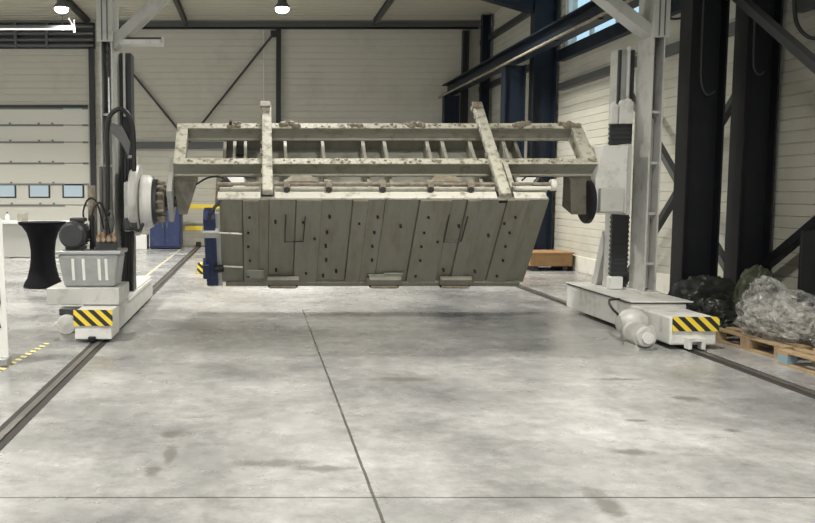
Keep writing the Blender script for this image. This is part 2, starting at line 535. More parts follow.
def column(x0, x1, yc, wy, z1, m, label, haunch=False):
    t = thing('steel_column', ((x0 + x1) / 2, yc, 0), label, 'column')
    hsec(MB(), x0, x1, yc, wy, 0.03, z1).build('shaft', M[m], t)
    MB().box(x0 - 0.03, x1 + 0.03 if x1 < 6.5 else x1, yc - wy / 2 - 0.03, yc + wy / 2 + 0.03, 0.0, 0.03).build('base_plate', M[m], t)
    st = MB()
    for z in ((0.5, 1.0) if z1 < 4.4 else (2.2,)):
        st.box(x0 + 0.025, x1 - 0.025, yc - wy / 2 + 0.01, yc - 0.008, z, z + 0.015)
    return t

column(5.42, 5.88, 10.95, 0.30, 4.40, 'black_steel', 'near black steel column carrying the crane beam, directly right of the gantry')
column(6.12, 6.545, 10.95, 0.30, ZC - 0.03, 'black_steel', 'widest black steel column, near right wall behind the plastic-wrapped heap')
column(5.42, 5.88, 19.0, 0.30, 4.40, 'navy', 'far navy column under the crane beam, reached just above the frame')
c2 = column(6.04, 6.545, 19.0, 0.30, ZC - 0.03, 'navy', 'far tall navy column against the right wall, beside the window strip')
column(5.43, 5.86, 25.05, 0.30, 4.40, 'navy', 'short navy column under the far end of the crane beam by back wall')
column(6.30, 6.53, 24.3, 0.22, ZC - 0.03, 'navy', 'tall dark corner column standing on the right wall by the back wall')
column(5.98, 6.16, 25.2, 0.18, 6.29, 'dark_steel', 'thin dark column on the back wall close to the right corner')
pt = thing('wall_post', (0.63, YB - 0.1, 0), 'slim dark vertical post in the middle of the back wall', 'post')
hsec(MB(), 0.56, 0.70, YB - 0.10, 0.14, 0.02, 6.33, 0.012, 0.012).build('shaft', M['dark_steel'], pt)

# crane runway
cr = thing('crane_beam', (5.55, 14, 4.30), 'long dark crane runway beam running along the right wall', 'crane beam')
ibeam_y(MB(), 5.60, 0.32, 4.0, 25.3, 4.43, 4.74).build('beam', M['navy'], cr)
MB().box(5.57, 5.63, 4.0, 25.25, 4.74, 4.79).build('crane_rail', M['dark_steel'], cr)
MB().cyl((5.36, 4.0, 4.385), (5.36, 25.6, 4.385), 0.026, n=10).build('conductor_pipe', M['rust'], cr)
for y in range(6, 26, 2):
    MB().box(5.34, 5.58, y - 0.02, y + 0.02, 4.41, 4.429).build('pipe_bracket', M['navy'], cr)

# rafter haunch over the far frame
rt = thing('roof_rafter', (4, 19, 5.6), 'dark navy roof rafter rising left from the far tall column', 'rafter')
MB().prism([(6.03, 6.52), (6.03, 5.55), (4.9, 5.87), (-4.0, 6.28), (-12.9, 6.28), (-12.9, 6.52)], 18.92, 19.08, 'xz').build('rafter_web', M['navy'], rt)
MB().prism([(6.0, 5.53), (4.9, 5.84), (-4.0, 6.25), (-12.9, 6.25), (-12.9, 6.28), (-4.0, 6.28), (4.9, 5.87), (6.0, 5.56)], 18.86, 19.14, 'xz').build('bottom_flange', M['navy'], rt)

def purlin(x, label, y0=19.15, y1=25.05, m='dark_steel'):
    t = thing('roof_purlin', (x, (y0 + y1) / 2, 6.4), label, 'purlin')
    MB().box(x - 0.05, x + 0.05, y0, y1, 6.40, 6.43).box(x - 0.02, x + 0.02, y0, y1, 6.43, 6.55).box(x - 0.05, x + 0.05, y0, y1, 6.55, 6.577).build('purlin_section', M[m], t)
purlin(-2.06, 'dark roof purlin just right of the left gantry column')
purlin(3.4, 'dark roof purlin above the middle of the back wall, right of the hanging lamp')
purlin(-4.85, 'thick dark roof purlin left of the left gantry column, above the roller door')

def brace(p0, p1, w, label, m, end=True):
    p0 = Vector(p0); p1 = Vector(p1)
    t = thing('diagonal_brace', (p0 + p1) / 2, label, 'brace')
    MB().bar(p0, p1, w, w).build('tube', M[m], t, bevel=0.008)
    d = (p1 - p0).normalized()
    for p in (p0, p1):
        g = MB()
        q = p + d * (0.12 if p is p0 else -0.12)
        if abs(d.x) < 0.01: g.box(p.x - 0.008, p.x + 0.008, min(p.y, q.y) - 0.06, max(p.y, q.y) + 0.06, min(p.z, q.z) - 0.06, max(p.z, q.z) + 0.06)
        else: g.box(min(p.x, q.x) - 0.05, max(p.x, q.x) + 0.05, p.y - 0.006, p.y + 0.006, min(p.z, q.z) - 0.05, max(p.z, q.z) + 0.05)
        g.build('gusset_plate', M[m], t)
brace((6.42, 10.75, 0.68), (6.42, 2.2, 5.95), 0.11, 'thick black diagonal wall brace low at right, behind the plastic-wrapped heap', 'black_steel')
brace((5.78, 10.66, 4.12), (5.78, 4.66, 0.07), 0.10, 'dark diagonal wall brace crossing the top right corner', 'dark_steel')
brace((6.42, 11.2, 3.2), (6.42, 14.8, -0.05 + 0.12), 0.10, 'dark diagonal brace low behind the right gantry column, leaning right', 'dark_steel')
brace((6.28, 11.2, 0.55), (6.28, 15.0, 3.68), 0.10, 'grey diagonal brace behind the right gantry column, leaning left upward', 'grey_steel')
brace((0.52, YB - 0.1, 6.25), (-1.95, YB - 0.1, 3.2), 0.06, 'thin dark diagonal rod on the back wall rising right to the post', 'dark_steel')
brace((-4.4, YB - 0.1, 6.0), (-2.0, YB - 0.1, 3.05), 0.06, 'thin dark diagonal rod on the back wall falling right behind the left gantry column', 'dark_steel')
tag(MB().cyl((0.2, YB - 0.06, 3.3), (0.2, YB - 0.06, 6.3), 0.012, n=8).build('pull_cord', M['white']), 'thin pale vertical cable on the back wall left of the post', 'cable')

# sectional door
dr = bpy.data.objects.new('door_1', None); col.objects.link(dr); dr.location = ((DX0 + DX1) / 2, YB, 0); struct(dr)
levels = [0.0, 0.62, 1.22, 1.84, 2.46, 3.08, 3.58, 4.07]
for a, b in zip(levels[:-1], levels[1:]):
    MB().box(DX0, DX1, YB + 0.04, YB + 0.10, a + 0.01, b - 0.01).build('door_section', M['door'], dr, bevel=0.012)
MB().box(DX0, DX1, YB + 0.105, YB + 0.13, 0.0, 4.08).build('door_seal', M['seal'], dr)
for z in levels[1:]:
    MB().box(DX0 + 0.1, -5.72, YB + 0.015, YB + 0.04, z - 0.035, z + 0.02).build('stiffener_rail', M['seal'], dr)
    MB().box(-5.16, -5.0, YB + 0.01, YB + 0.04, z - 0.035, z + 0.02).build('hinge', M['seal'], dr)
hg = MB()
for z in levels[1:]:
    for x in (-8.7, -8.0, -7.3, -6.45, -6.05):
        hg.box(x - 0.03, x + 0.03, YB + 0.01, YB + 0.04, z + 0.025, z + 0.07)
hg.build('hinge_tab', M['seal'], dr)
for x0, x1 in ((-5.76, -5.17), (-6.77, -6.18), (-7.78, -7.19), (-8.8, -8.2)):
    f_ = MB().box(x0 - 0.03, x1 + 0.03, YB + 0.02, YB + 0.045, 1.43, 1.84).build('light_frame', M['dark_steel'], dr, bevel=0.02)
    MB().box(x0 + 0.02, x1 - 0.02, YB + 0.01, YB + 0.03, 1.47, 1.80).build('light_pane', M['glass'], f_, bevel=0.008)
MB().box(DX1 + 0.06, DX1 + 0.22, YB - 0.12, YB + 0.02, 0.0, 6.0).build('door_track', M['dark_steel'], dr)
MB().box(DX0, DX1, YB - 0.05, YB + 0.05, DZ - 0.02, DZ + 0.06).build('door_lintel', M['dark_steel'], dr)
# spring shaft housing above the door
sh = thing('door_shaft', (-7, YB - 0.2, 5.8), 'dark horizontal steel bundle of spring shafts above the roller door', 'door shaft')
MB().box(DX0 - 0.3, DX1 + 0.25, YB - 0.12, YB - 0.012, 5.78, 6.52).build('mounting_plate', M['dark_steel'], sh)
for z in (5.86, 6.02, 6.2, 6.4):
    MB().cyl((DX0 - 0.3, YB - 0.2, z), (DX1 + 0.22, YB - 0.2, z), 0.055, n=12).build('spring_shaft', M['grey_steel'], sh, smooth=True)
for x in (-8.5, -7.0, -6.1):
    MB().box(x - 0.04, x + 0.04, YB - 0.28, YB - 0.12, 5.80, 6.5).build('bearing_plate', M['grey_steel'], sh)

# lamps
def highbay(x, y, label):
    t = thing('high_bay_lamp', (x, y, LAMP_Z), label, 'lamp', group='high bay lamps')
    MB().lathe([(0.05, 0.30), (0.09, 0.27), (0.11, 0.12), (0.19, 0.02), (0.20, 0.0), (0.17, 0.0)], (x, y, LAMP_Z)).build('reflector', M['grey_steel'], t, smooth=True)
    MB().lathe([(0.15, 0.0), (0.155, -0.03), (0.14, -0.07), (0.09, -0.10), (0.02, -0.11)], (x, y, LAMP_Z)).build('diffuser', M['lamp'], t, smooth=True)
    MB().cyl((x, y, LAMP_Z + 0.30), (x, y, ZC - 0.0), 0.015, n=8).build('hanging_rod', M['dark_steel'], t)
highbay(0.58, 20.0, 'glowing round lamp hanging from the roof above the middle of the back wall')
highbay(-4.5, 20.0, 'glowing round lamp hanging from the roof at upper left, above the tube light')
tl = thing('tube_lamp', (-5.8, 20.5, 5.5), 'long bright tube light below the roof, left of the left gantry column', 'lamp')
MB().cyl((-7.2, 20.5, 5.46), (-4.34, 20.5, 5.46), 0.02, n=12).build('tube', M['tube'], tl)
MB().box(-7.25, -4.3, 20.46, 20.54, 5.485, 5.54).build('housing', M['grey_steel'], tl)
MB().cyl((-4.32, 20.5, 5.38), (-4.32, 20.5, 5.68), 0.022, n=8).bar((-4.30, 20.5, 5.45), (-4.45, 20.5, 5.72), 0.03, 0.03).build('end_bracket', M['white'], tl)
MB().cyl((-6.8, 20.5, 5.54), (-6.8, 20.5, ZC), 0.012, n=8).cyl((-4.6, 20.5, 5.54), (-4.6, 20.5, ZC), 0.012, n=8).build('hanging_rod', M['dark_steel'], tl)

# ------------------------------------------------------------------ rails in the floor
def rail(xc, label):
    t = thing('floor_rail', (xc, 14, 0), label, 'rail')
    MB().box(xc - 0.085, xc + 0.085, -4, 25.0, 0.0005, 0.004).build('rail_channel', M['slot'], t)
    MB().box(xc - 0.028, xc + 0.028, -4, 25.0, 0.004, 0.016).build('rail_head', M['rail'], t, bevel=0.003)
rail(-1.73, 'left steel rail set in the concrete floor, running under the hydraulic unit')
rail(4.55, 'right steel rail set in the concrete floor, running beside the pallets')
bs = thing('rail_stop', (-1.73, 25.1, 0), 'small dark end stop at the far end of the left rail', 'rail stop')
MB().box(-1.80, -1.66, 25.0, 25.2, 0.0, 0.14).build('block', M['dark_steel'], bs, bevel=0.02)

# ------------------------------------------------------------------ the gantry
ga = thing('rail_gantry', (1.44, 10.7, 0.0), 'tall light grey portal gantry on floor rails holding the spattered frame', 'gantry')
# left carriage
cl = MB().prism([(-1.99, 0.05), (-1.60, 0.05), (-1.60, 0.36), (-1.99, 0.36)], 9.72, 12.95, 'xz').build('carriage', M['gantry'], ga, bevel=0.01)
MB().box(-1.99, -1.59, 9.19, 9.72, 0.04, 0.35).build('end_block', M['gantry_white'], cl, bevel=0.008)
MB().box(-2.00, -1.575, 9.175, 9.189, 0.19, 0.365).build('hazard_plate', M['hazard'], cl)
MB().box(-1.84, -1.76, 9.14, 9.19, 0.02, 0.075).build('rail_sweeper', M['black_steel'], cl, bevel=0.01)
MB().box(-2.40, -1.57, 9.62, 10.38, 0.362, 0.55).build('platform', M['gantry'], cl, bevel=0.008)
MB().box(-1.60, -1.58, 10.45, 12.7, 0.30, 0.34).build('cover_strip', M['gantry_white'], cl)
dm = MB().lathe([(0.04, -0.02), (0.10, -0.01), (0.115, 0.03), (0.115, 0.30), (0.09, 0.33)], (-2.12, 9.35, 0.17), 'y', 24).build('drive_motor', M['gantry'], ga, smooth=True)
MB().box(-2.21, -2.0, 9.40, 9.62, 0.27, 0.345).build('terminal_box', M['motor'], dm, bevel=0.01)
MB().box(-2.2, -2.02, 9.38, 9.66, 0.0, 0.075).build('motor_foot', M['gantry'], dm)
MB().bar((-2.06, 9.6, 0.17), (-1.98, 9.75, 0.17), 0.1, 0.12).build('gearbox', M['gantry'], dm)
for y in (9.45, 12.4):
    MB().cyl((-1.78, y, 0.095), (-1.68, y, 0.095), 0.078, n=24).build('wheel', M['dark_steel'], cl)
# right carriage
crr = MB().box(4.31, 4.95, 9.72, 11.75, 0.05, 0.36).build('carriage', M['gantry_white'], ga, bevel=0.01)
MB().box(4.31, 4.80, 8.78, 9.72, 0.05, 0.345).build('end_block', M['gantry_white'], crr, bevel=0.02)
MB().box(4.33, 4.815, 8.762, 8.779, 0.20, 0.35).build('hazard_plate', M['hazard'], crr)
MB().prism([(4.46, 0.02), (4.50, 0.02), (4.50, 0.10), (4.60, 0.10), (4.60, 0.02), (4.64, 0.02), (4.64, 0.14), (4.46, 0.14)], 8.68, 8.78, 'xz').build('rail_guide', M['gantry_white'], crr, bevel=0.006)
MB().box(4.30, 4.96, 9.72, 11.76, 0.362, 0.375).build('top_plate', M['dark_steel'], crr)
MB().box(4.30, 5.02, 9.70, 11.77, 0.375, 0.39).build('deck', M['gantry_white'], crr, bevel=0.004)
for y in (9.1, 11.3):
    MB().cyl((4.50, y, 0.095), (4.60, y, 0.095), 0.078, n=24).build('wheel', M['dark_steel'], crr)
dm = MB().lathe([(0.03, -0.015), (0.095, -0.01), (0.11, 0.02), (0.11, 0.26), (0.125, 0.27), (0.125, 0.32), (0.09, 0.36)], (4.06, 8.76, 0.135), 'y', 28).build('drive_motor', M['gantry'], ga, smooth=True)
MB().lathe([(0.04, -0.03), (0.06, -0.03), (0.06, 0.0), (0.04, 0.0)], (4.06, 8.74, 0.135), 'y', 20).build('fan_cap', M['gantry_white'], dm)
MB().box(3.96, 4.16, 8.79, 9.07, 0.0, 0.05).build('motor_foot', M['gantry'], dm)
fins = MB()
for k in range(9):
    fins.lathe([(0.10, 0), (0.122, 0), (0.122, 0.008), (0.10, 0.008)], (4.06, 8.79 + k * 0.027, 0.135), 'y', 28)
fins.build('cooling_fin', M['gantry'], dm)
MB().lathe([(0.02, -0.16), (0.09, -0.15), (0.145, -0.08), (0.16, 0.0), (0.145, 0.08), (0.1, 0.14), (0.02, 0.16)], (4.13, 9.27, 0.21), 'x', 28).build('gearbox', M['gantry'], dm, smooth=True)
MB().box(4.05, 4.32, 9.15, 9.39, 0.02, 0.19).build('gearbox_foot', M['gantry'], dm, bevel=0.02)
MB().tube([(4.02, 9.2, 0.25), (3.97, 9.4, 0.34), (4.05, 9.7, 0.40), (4.29, 10.0, 0.38)], 0.014, 8).build('motor_cable', M['black'], dm)

def leg(x0, s, z0, ztop, plate_z, mast, yb, mw):
    X = lambda o: x0 + s * o
    def bx(mb, o0, o1, y0, y1, z0_, z1_):
        a, b = sorted((X(o0), X(o1)))
        return mb.box(a, b, y0, y1, z0_, z1_)
    c = bx(MB(), 0, 0.025, 10.45, yb, z0, ztop).build('column', M['gantry'], ga, bevel=0.004)
    ch = MB()
    bx(ch, 0.025, 0.155, yb - 0.07, yb, z0, ztop)
    bx(ch, 0.137, 0.155, 10.45, yb - 0.07, z0, ztop)
    ch.build('channel', M['gantry'], c, bevel=0.003)
    bx(MB(), -0.012, 0.185, 10.42, 10.448, plate_z, ztop).build('cover_plate', M['gantry'], c, bevel=0.004)
    for o in (0.05, 0.115):
        bx(MB(), o, o + 0.014, 10.412, 10.42, plate_z + 0.02, ztop).build('cover_seam', M['grey_steel'], c)
    bx(MB(), -0.06, 0.19, 10.38, 10.92, z0, z0 + 0.025).build('base_plate', M['gantry_white'], c)
    # chain with hook and lift cylinder in the channel
    lk = MB()
    z = plate_z - 0.40
    k = 0
    while z < plate_z:
        if k % 2: bx(lk, 0.055, 0.105, 10.59, 10.605, z, z + 0.06)
        else: bx(lk, 0.072, 0.088, 10.57, 10.625, z, z + 0.06)
        z += 0.045; k += 1
    lk.build('lift_chain', M['grey_steel'], c)
    MB().cyl((X(0.08), 10.62, plate_z - 0.95), (X(0.08), 10.62, plate_z - 0.40), 0.026, n=14).build('cylinder_rod', M['chrome'], c, smooth=True)
    MB().cyl((X(0.08), 10.62, z0 + 0.05), (X(0.08), 10.62, plate_z - 0.95), 0.045, n=18).build('lift_cylinder', M['gantry'], c, smooth=True)
    z = z0 + 0.35
    while z < plate_z - 0.5:
        bx(MB(), 0.027, 0.135, 10.50, 10.52, z, z + 0.03).build('retaining_strip', M['gantry'], c)
        z += 0.62
    # guide mast behind, carrying the slide
    g = bx(MB(), -mw, 0.0, 10.98, 11.22, z0, plate_z - 0.05).build('guide_mast', M[mast], ga, bevel=0.006)
    for o in (-mw - 0.005, -0.03):
        bx(MB(), o, o + 0.03, 10.93, 10.98, z0, plate_z - 0.07).build('guide_rail', M['dark_steel'], g)
    bx(MB(), -mw * 0.55, -mw * 0.55 + 0.03, 10.90, 10.93, 2.60, plate_z - 0.03).build('hose_pipe', M['gantry_white'], g)
    return c

leg(-1.745, -1, 0.55 - 0.19, 4.45, 3.45, 'dark_steel', 10.95, 0.145)
leg(4.78, 1, 0.392, 4.45, 3.50, 'gantry', 10.87, 0.19)
# bellows and covers of the guide masts
def bellows(x0, x1, z0, z1, par_z=True):
    mb = MB(); z = z0; k = 0
    while z < z1 - 0.001:
        e = 0.012 if k % 2 else 0
        mb.box(x0 - e, x1 + e, 10.90 - e, 10.96, z, min(z + 0.03, z1)); z += 0.03; k += 1
    return mb
bellows(4.56, 4.76, 0.55, 1.40).build('bellows', M['dark_steel'], ga)
bellows(4.50, 4.74, 2.22, 2.52).build('bellows', M['dark_steel'], ga)
bellows(-1.74, -1.60, 0.45, 1.22).build('bellows', M['dark_steel'], ga)
for a, b, t in ((4.46, 4.545, 2.78), (4.565, 4.74, 2.82)):
    MB().prism([(a, 2.50), (b, 2.50), (b, t - 0.06), (b - 0.03, t - 0.015), ((a + b) / 2 + 0.01, t), (a + 0.02, t - 0.03), (a, t - 0.09)], 10.82, 10.9, 'xz').build('bellows_cap', M['gantry_white'], ga, bevel=0.01)
MB().box(4.53, 4.70, 10.84, 10.97, 0.391, 0.56).build('mast_foot', M['white'], ga, bevel=0.02)
MB().prism([(11.42, 0.391), (11.58, 0.391), (11.27, 1.12), (11.22, 1.05), (11.22, 0.86)], 4.58, 4.66, 'yz').build('foot_stiffener', M['gantry'], ga)
# portal top
tb = MB().box(-1.99, 4.97, 10.47, 10.83, 4.45, 4.80).build('portal_beam', M['gantry'], ga, bevel=0.01)
def knee(xa, za, xb, zb):
    o = MB().bar((xa, 10.65, za), (xb, 10.65, zb), 0.26, 0.13, up=(0, 1, 0))
    mb = MB()
    d = Vector((xb - xa, 0, zb - za)).normalized(); nn = Vector((-d.z, 0, d.x))
    q = []
    for p in (Vector((xa, 0, za)), Vector((xb, 0, zb))):
        for s in (-1, 1): q.append(p + nn * 0.065 * s)
    mb.prism([(q[0].x, q[0].z), (q[1].x, q[1].z), (q[3].x, q[3].z), (q[2].x, q[2].z)], 10.52, 10.78, 'xz')
    return mb.build('knee_brace', M['gantry'], ga, bevel=0.01)
knee(-1.78, 3.43, -0.60, 4.53)
knee(4.84, 3.56, 3.46, 4.62)
# bracket arm of the left column
ba = MB().box(-1.66, -1.14, 10.42, 10.62, 3.42, 3.44).build('bracket_arm', M['gantry_white'], ga)
MB().box(-1.66, -1.14, 10.42, 10.43, 3.44, 3.475).build('front_lip', M['gantry_white'], ba)
MB().box(-1.155, -1.14, 10.42, 10.62, 3.44, 3.53).build('end_lip', M['gantry_white'], ba)
MB().box(-1.66, -1.155, 10.60, 10.62, 3.44, 3.53).build('back_web', M['dark_steel'], ba)
# left slide and rotator
sl = MB().prism([(10.35, 1.16), (11.05, 1.16), (11.05, 2.10), (10.70, 2.10), (10.35, 1.75)], -1.62, -1.53, 'yz').build('slide', M['gantry'], ga, bevel=0.02)
AY, AZ = 10.60, 1.52
MB().lathe([(0.10, -0.03), (0.42, -0.02), (0.44, 0.0), (0.44, 0.06), (0.42, 0.085), (0.30, 0.09)], (-1.53, AY, AZ + 0.02), 'x', 48).build('rotator_flange', M['gantry'], sl, smooth=True)
MB().lathe([(0.2, 0), (0.30, 0.0), (0.335, 0.02), (0.335, 0.10), (0.32, 0.13), (0.31, 0.155), (0.2, 0.16)], (-1.44, AY, AZ), 'x', 48).build('rotator_drum', M['gantry_white'], sl, smooth=True)
MB().lathe([(0.10, 0), (0.28, 0.0), (0.28, 0.05), (0.10, 0.06)], (-1.28, AY, AZ), 'x', 40).build('slew_ring', M['dark_steel'], sl, smooth=True)
bt = MB()
for k in range(14):
    t = 2 * math.pi * k / 14
    bt.cyl((-1.23, AY + 0.24 * math.cos(t), AZ + 0.24 * math.sin(t)), (-1.14, AY + 0.24 * math.cos(t), AZ + 0.24 * math.sin(t)), 0.022, n=6)
bt.cyl((-1.23, AY, AZ), (-1.14, AY, AZ), 0.16, n=24)
bt.build('ring_bolt', M['rust'], sl)
MB().box(-1.62, -1.45, 10.25, 10.40, 1.18, 1.33).build('swivel_valve', M['dark_steel'], sl, bevel=0.02)
MB().tube([(-1.56, 10.3, 1.30), (-1.50, 10.22, 1.22), (-1.42, 10.25, 1.18), (-1.38, 10.3, 1.26)], 0.02, 8).build('valve_hose', M['black'], sl, smooth=True)
# right slide and rotator
sr = MB().prism([(4.22, 2.21), (4.53, 2.21), (4.53, 1.38), (4.15, 1.38), (4.14, 1.80)], 10.44, 10.88, 'xz').build('slide', M['gantry_white'], ga, bevel=0.012)
MB().box(4.17, 4.46, 10.34, 10.435, 1.40, 1.69).build('gear_housing', M['gantry'], sr, bevel=0.012)
MB().lathe([(0.06, 0), (0.25, 0.0), (0.27, 0.02), (0.27, 0.06), (0.06, 0.07)], (4.065, AY, AZ), 'x', 40).build('rotator_disc', M['black_steel'], sr, smooth=True)
MB().box(4.532, 4.60, 10.50, 10.98, 1.36, 2.23).build('slide_cheek', M['gantry'], sr)
MB().box(4.32, 4.76, 10.885, 10.975, 1.42, 2.18).build('slide_carrier', M['dark_steel'], sr)
# cable loop on the left column
MB().tube([(-1.82, 10.36, 1.35), (-1.81, 10.36, 1.9), (-1.81, 10.36, 2.38), (-1.77, 10.36, 2.56), (-1.66, 10.36, 2.64), (-1.56, 10.36, 2.58), (-1.50, 10.36, 2.42), (-1.49, 10.36, 2.1), (-1.49, 10.36, 1.75)], 0.029, 10).build('cable_loop', M['black'], ga, smooth=True)
MB().prism([(-1.76, 2.36), (-1.66, 2.26), (-1.56, 2.08), (-1.54, 2.24), (-1.64, 2.44), (-1.76, 2.48)], 10.37, 10.42, 'xz').build('cable_guide', M['grey_steel'], ga)
hp = MB()
for dx, r in ((-1.60, 0.02), (-1.565, 0.016), (-1.53, 0.02)):
    hp.tube([(dx, 10.40, 2.05), (dx, 10.38, 1.7), (dx + 0.01, 10.38, 1.2), (dx - 0.01, 10.42, 0.75), (dx - 0.03, 10.5, 0.45)], r, 8)
hp.build('hose_bundle', M['black'], ga, smooth=True)
MB().cyl((-1.90, 10.40, 0.6), (-1.90, 10.40, 1.95), 0.022, n=10).build('hose_pipe', M['grey_steel'], ga)

# ------------------------------------------------------------------ hydraulic power unit
hu = thing('hydraulic_unit', (-1.93, 9.95, 0.55), 'hydraulic power unit with galvanised tank and black motor on the left carriage', 'hydraulic unit')
tk = MB()
y0, y1 = 9.70, 10.20
b0 = [(-2.23, y0 + 0.05, 0.552), (-1.63, y0 + 0.05, 0.552), (-1.63, y1 - 0.05, 0.552), (-2.23, y1 - 0.05, 0.552)]
b1 = [(-2.29, y0, 0.93), (-1.58, y0, 0.93), (-1.58, y1, 0.93), (-2.29, y1, 0.93)]
tk.hexa(b0 + b1)
tank = tk.build('tank', M['galv'], hu, bevel=0.03)
MB().box(-2.31, -1.555, y0 - 0.02, y1 + 0.02, 0.93, 0.975).build('tank_rim', M['galv'], tank, bevel=0.012)
for x in (-2.10, -1.98, -1.80, -1.72):
    MB().bar((x - 0.008, y0 + 0.04, 0.63), (x - 0.012, y0 + 0.004, 0.88), 0.035, 0.02, up=(0, 1, 0)).build('pressed_rib', M['white'], tank, bevel=0.006)
mo = MB().lathe([(0.004, -0.03), (0.06, -0.028), (0.12, -0.012), (0.155, 0.025), (0.16, 0.12), (0.145, 0.13), (0.145, 0.36), (0.10, 0.40)], (-2.12, 9.72, 1.15), 'y', 36).build('motor', M['motor'], hu, smooth=True)
fn = MB()
for k in range(24):
    t = 2 * math.pi * k / 24
    c_, s_ = math.cos(t), math.sin(t)
    fn.bar((-2.12 + c_ * 0.15, 9.86, 1.15 + s_ * 0.15), (-2.12 + c_ * 0.15, 10.06, 1.15 + s_ * 0.15), 0.008, 0.04, up=(c_, 0, s_))
fn.build('cooling_fin', M['motor'], mo)
fg = MB()
for r in (0.05, 0.085, 0.115):
    fg.lathe([(r - 0.006, -0.036 + r * r * 1.2), (r + 0.006, -0.036 + r * r * 1.2), (r + 0.006, -0.01), (r - 0.006, -0.01)], (-2.12, 9.72, 1.15), 'y', 32)
fg.build('fan_grille', M['dark_steel'], mo)
MB().box(-2.17, -2.0, 9.84, 10.02, 1.30, 1.345).build('terminal_box', M['motor'], mo, bevel=0.01)
MB().box(-2.22, -2.02, 9.82, 10.08, 0.976, 1.012).build('motor_foot', M['motor'], mo)
vb = MB().box(-1.88, -1.64, 9.84, 10.0, 0.977, 1.06).build('valve_block', M['dark_steel'], hu, bevel=0.01)
for x, z in ((-1.85, 1.12), (-1.79, 1.15), (-1.73, 1.11), (-1.67, 1.14)):
    MB().cyl((x, 9.88, 1.05), (x, 9.88, z + 0.03), 0.024, n=12).build('fitting', M['brass'], vb)
    MB().cyl((x + 0.02, 9.83, 1.10), (x + 0.02, 9.78, 1.10), 0.025, n=12).build('solenoid', M['rust'], vb)
MB().cyl((-1.94, 9.98, 0.977), (-1.94, 9.98, 1.30), 0.028, n=14).build('filler_neck', M['black'], hu)
MB().lathe([(0.01, 0), (0.035, 0.01), (0.04, 0.04), (0.03, 0.07), (0.01, 0.08)], (-1.94, 9.98, 1.30), 'z', 16).build('breather_cap', M['black'], hu, smooth=True)
MB().cyl((-1.95, 10.05, 1.30), (-1.95, 10.05, 1.72), 0.045, n=16).build('filter', M['rust'], hu, smooth=True)
hs = MB()
hs.tube([(-1.90, 9.92, 1.0), (-1.93, 9.9, 1.25), (-1.90, 9.9, 1.45), (-1.83, 9.92, 1.52), (-1.78, 9.98, 1.40), (-1.74, 10.05, 1.15)], 0.013, 8)
hs.tube([(-2.02, 9.95, 1.30), (-2.03, 9.95, 1.42), (-1.97, 9.95, 1.56), (-1.88, 10.0, 1.52), (-1.82, 10.1, 1.2)], 0.011, 8)
hs.tube([(-1.70, 9.9, 1.10), (-1.68, 9.95, 1.3), (-1.74, 10.1, 1.42), (-1.82, 10.2, 1.3)], 0.011, 8)
hs.build('hydraulic_hose', M['black'], hu, smooth=True)

# ------------------------------------------------------------------ the spattered clamping frame (tilted 40 degrees in the rotators)
TILT = R(40)
CX = 1.58
fr = thing('clamping_frame', (CX, AY, AZ), 'spattered cream rectangular steel frame turned in the gantry rotators', 'frame', rot=(TILT, 0, 0))
def chan(u0, u1, w0, w1, x0, x1):
    """beam along x with a shallow web recess on its near side"""
    mb = MB()
    mb.prism([(u0, w0), (u1, w0), (u1, w1), (u0, w1), (u0, w1 - 0.022), (u0 + 0.022, w1 - 0.032), (u0 + 0.022, w0 + 0.032), (u0, w0 + 0.022)], x0 - CX, x1 - CX, 'yz')
    return mb
def L(mb, name, m, parent=fr, bevel=0.006, smooth=False):
    return mb.build(name, M[m], parent, bevel=bevel, smooth=smooth, local=True)
XA, XB = -1.03, 4.19
L(chan(0.205, 0.305, 0.23, 0.43, XA, XB), 'near_beam', 'cream_shaded')
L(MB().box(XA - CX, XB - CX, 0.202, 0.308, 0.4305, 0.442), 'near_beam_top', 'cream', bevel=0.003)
L(chan(0.94, 1.04, 0.23, 0.43, XA, XB), 'far_beam', 'cream_shaded')
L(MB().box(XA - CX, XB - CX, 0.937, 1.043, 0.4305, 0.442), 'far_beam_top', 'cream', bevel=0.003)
L(MB().box(XA - CX, XA + 0.14 - CX, 0.308, 0.937, 0.25, 0.44), 'end_member', 'cream')
L(MB().box(XB - 0.14 - CX, XB - CX, 0.308, 0.937, 0.25, 0.44), 'end_member', 'cream')
# clamping bars lie across both beams
def clampbar(x, u0, u1, seed):
    rnd = random.Random(seed)
    o = L(MB().box(x - 0.062 - CX, x + 0.062 - CX, u0, u1, 0.443, 0.53), 'clamp_bar', 'cream', bevel=0.012)
    L(MB().box(x - 0.075 - CX, x + 0.075 - CX, u0 - 0.03, u0 + 0.14, 0.40, 0.44), 'clamp_shoe', 'black_steel', o)
    for k in range(9):
        u = u0 + 0.15 + (u1 - u0 - 0.2) * k / 8
        L(MB().box(x - 0.085 - CX + rnd.uniform(0, 0.02), x - 0.058 - CX, u, u + rnd.uniform(0.05, 0.12), 0.45, 0.50), 'cleat', 'cream_shaded', o, bevel=0.004)
    L(MB().box(x - 0.085 - CX, x + 0.05 - CX, u1 - 0.10, u1 + 0.02, 0.531, 0.56), 'bar_end', 'rust', o, bevel=0.008)
    return o
clampbar(0.125, -0.40, 1.36, 3)
clampbar(2.90, -0.46, 1.34, 5)
L(MB().box(2.99 - CX, 3.05 - CX, -0.325, 0.18, 0.443, 0.49), 'stay_bar', 'cream')
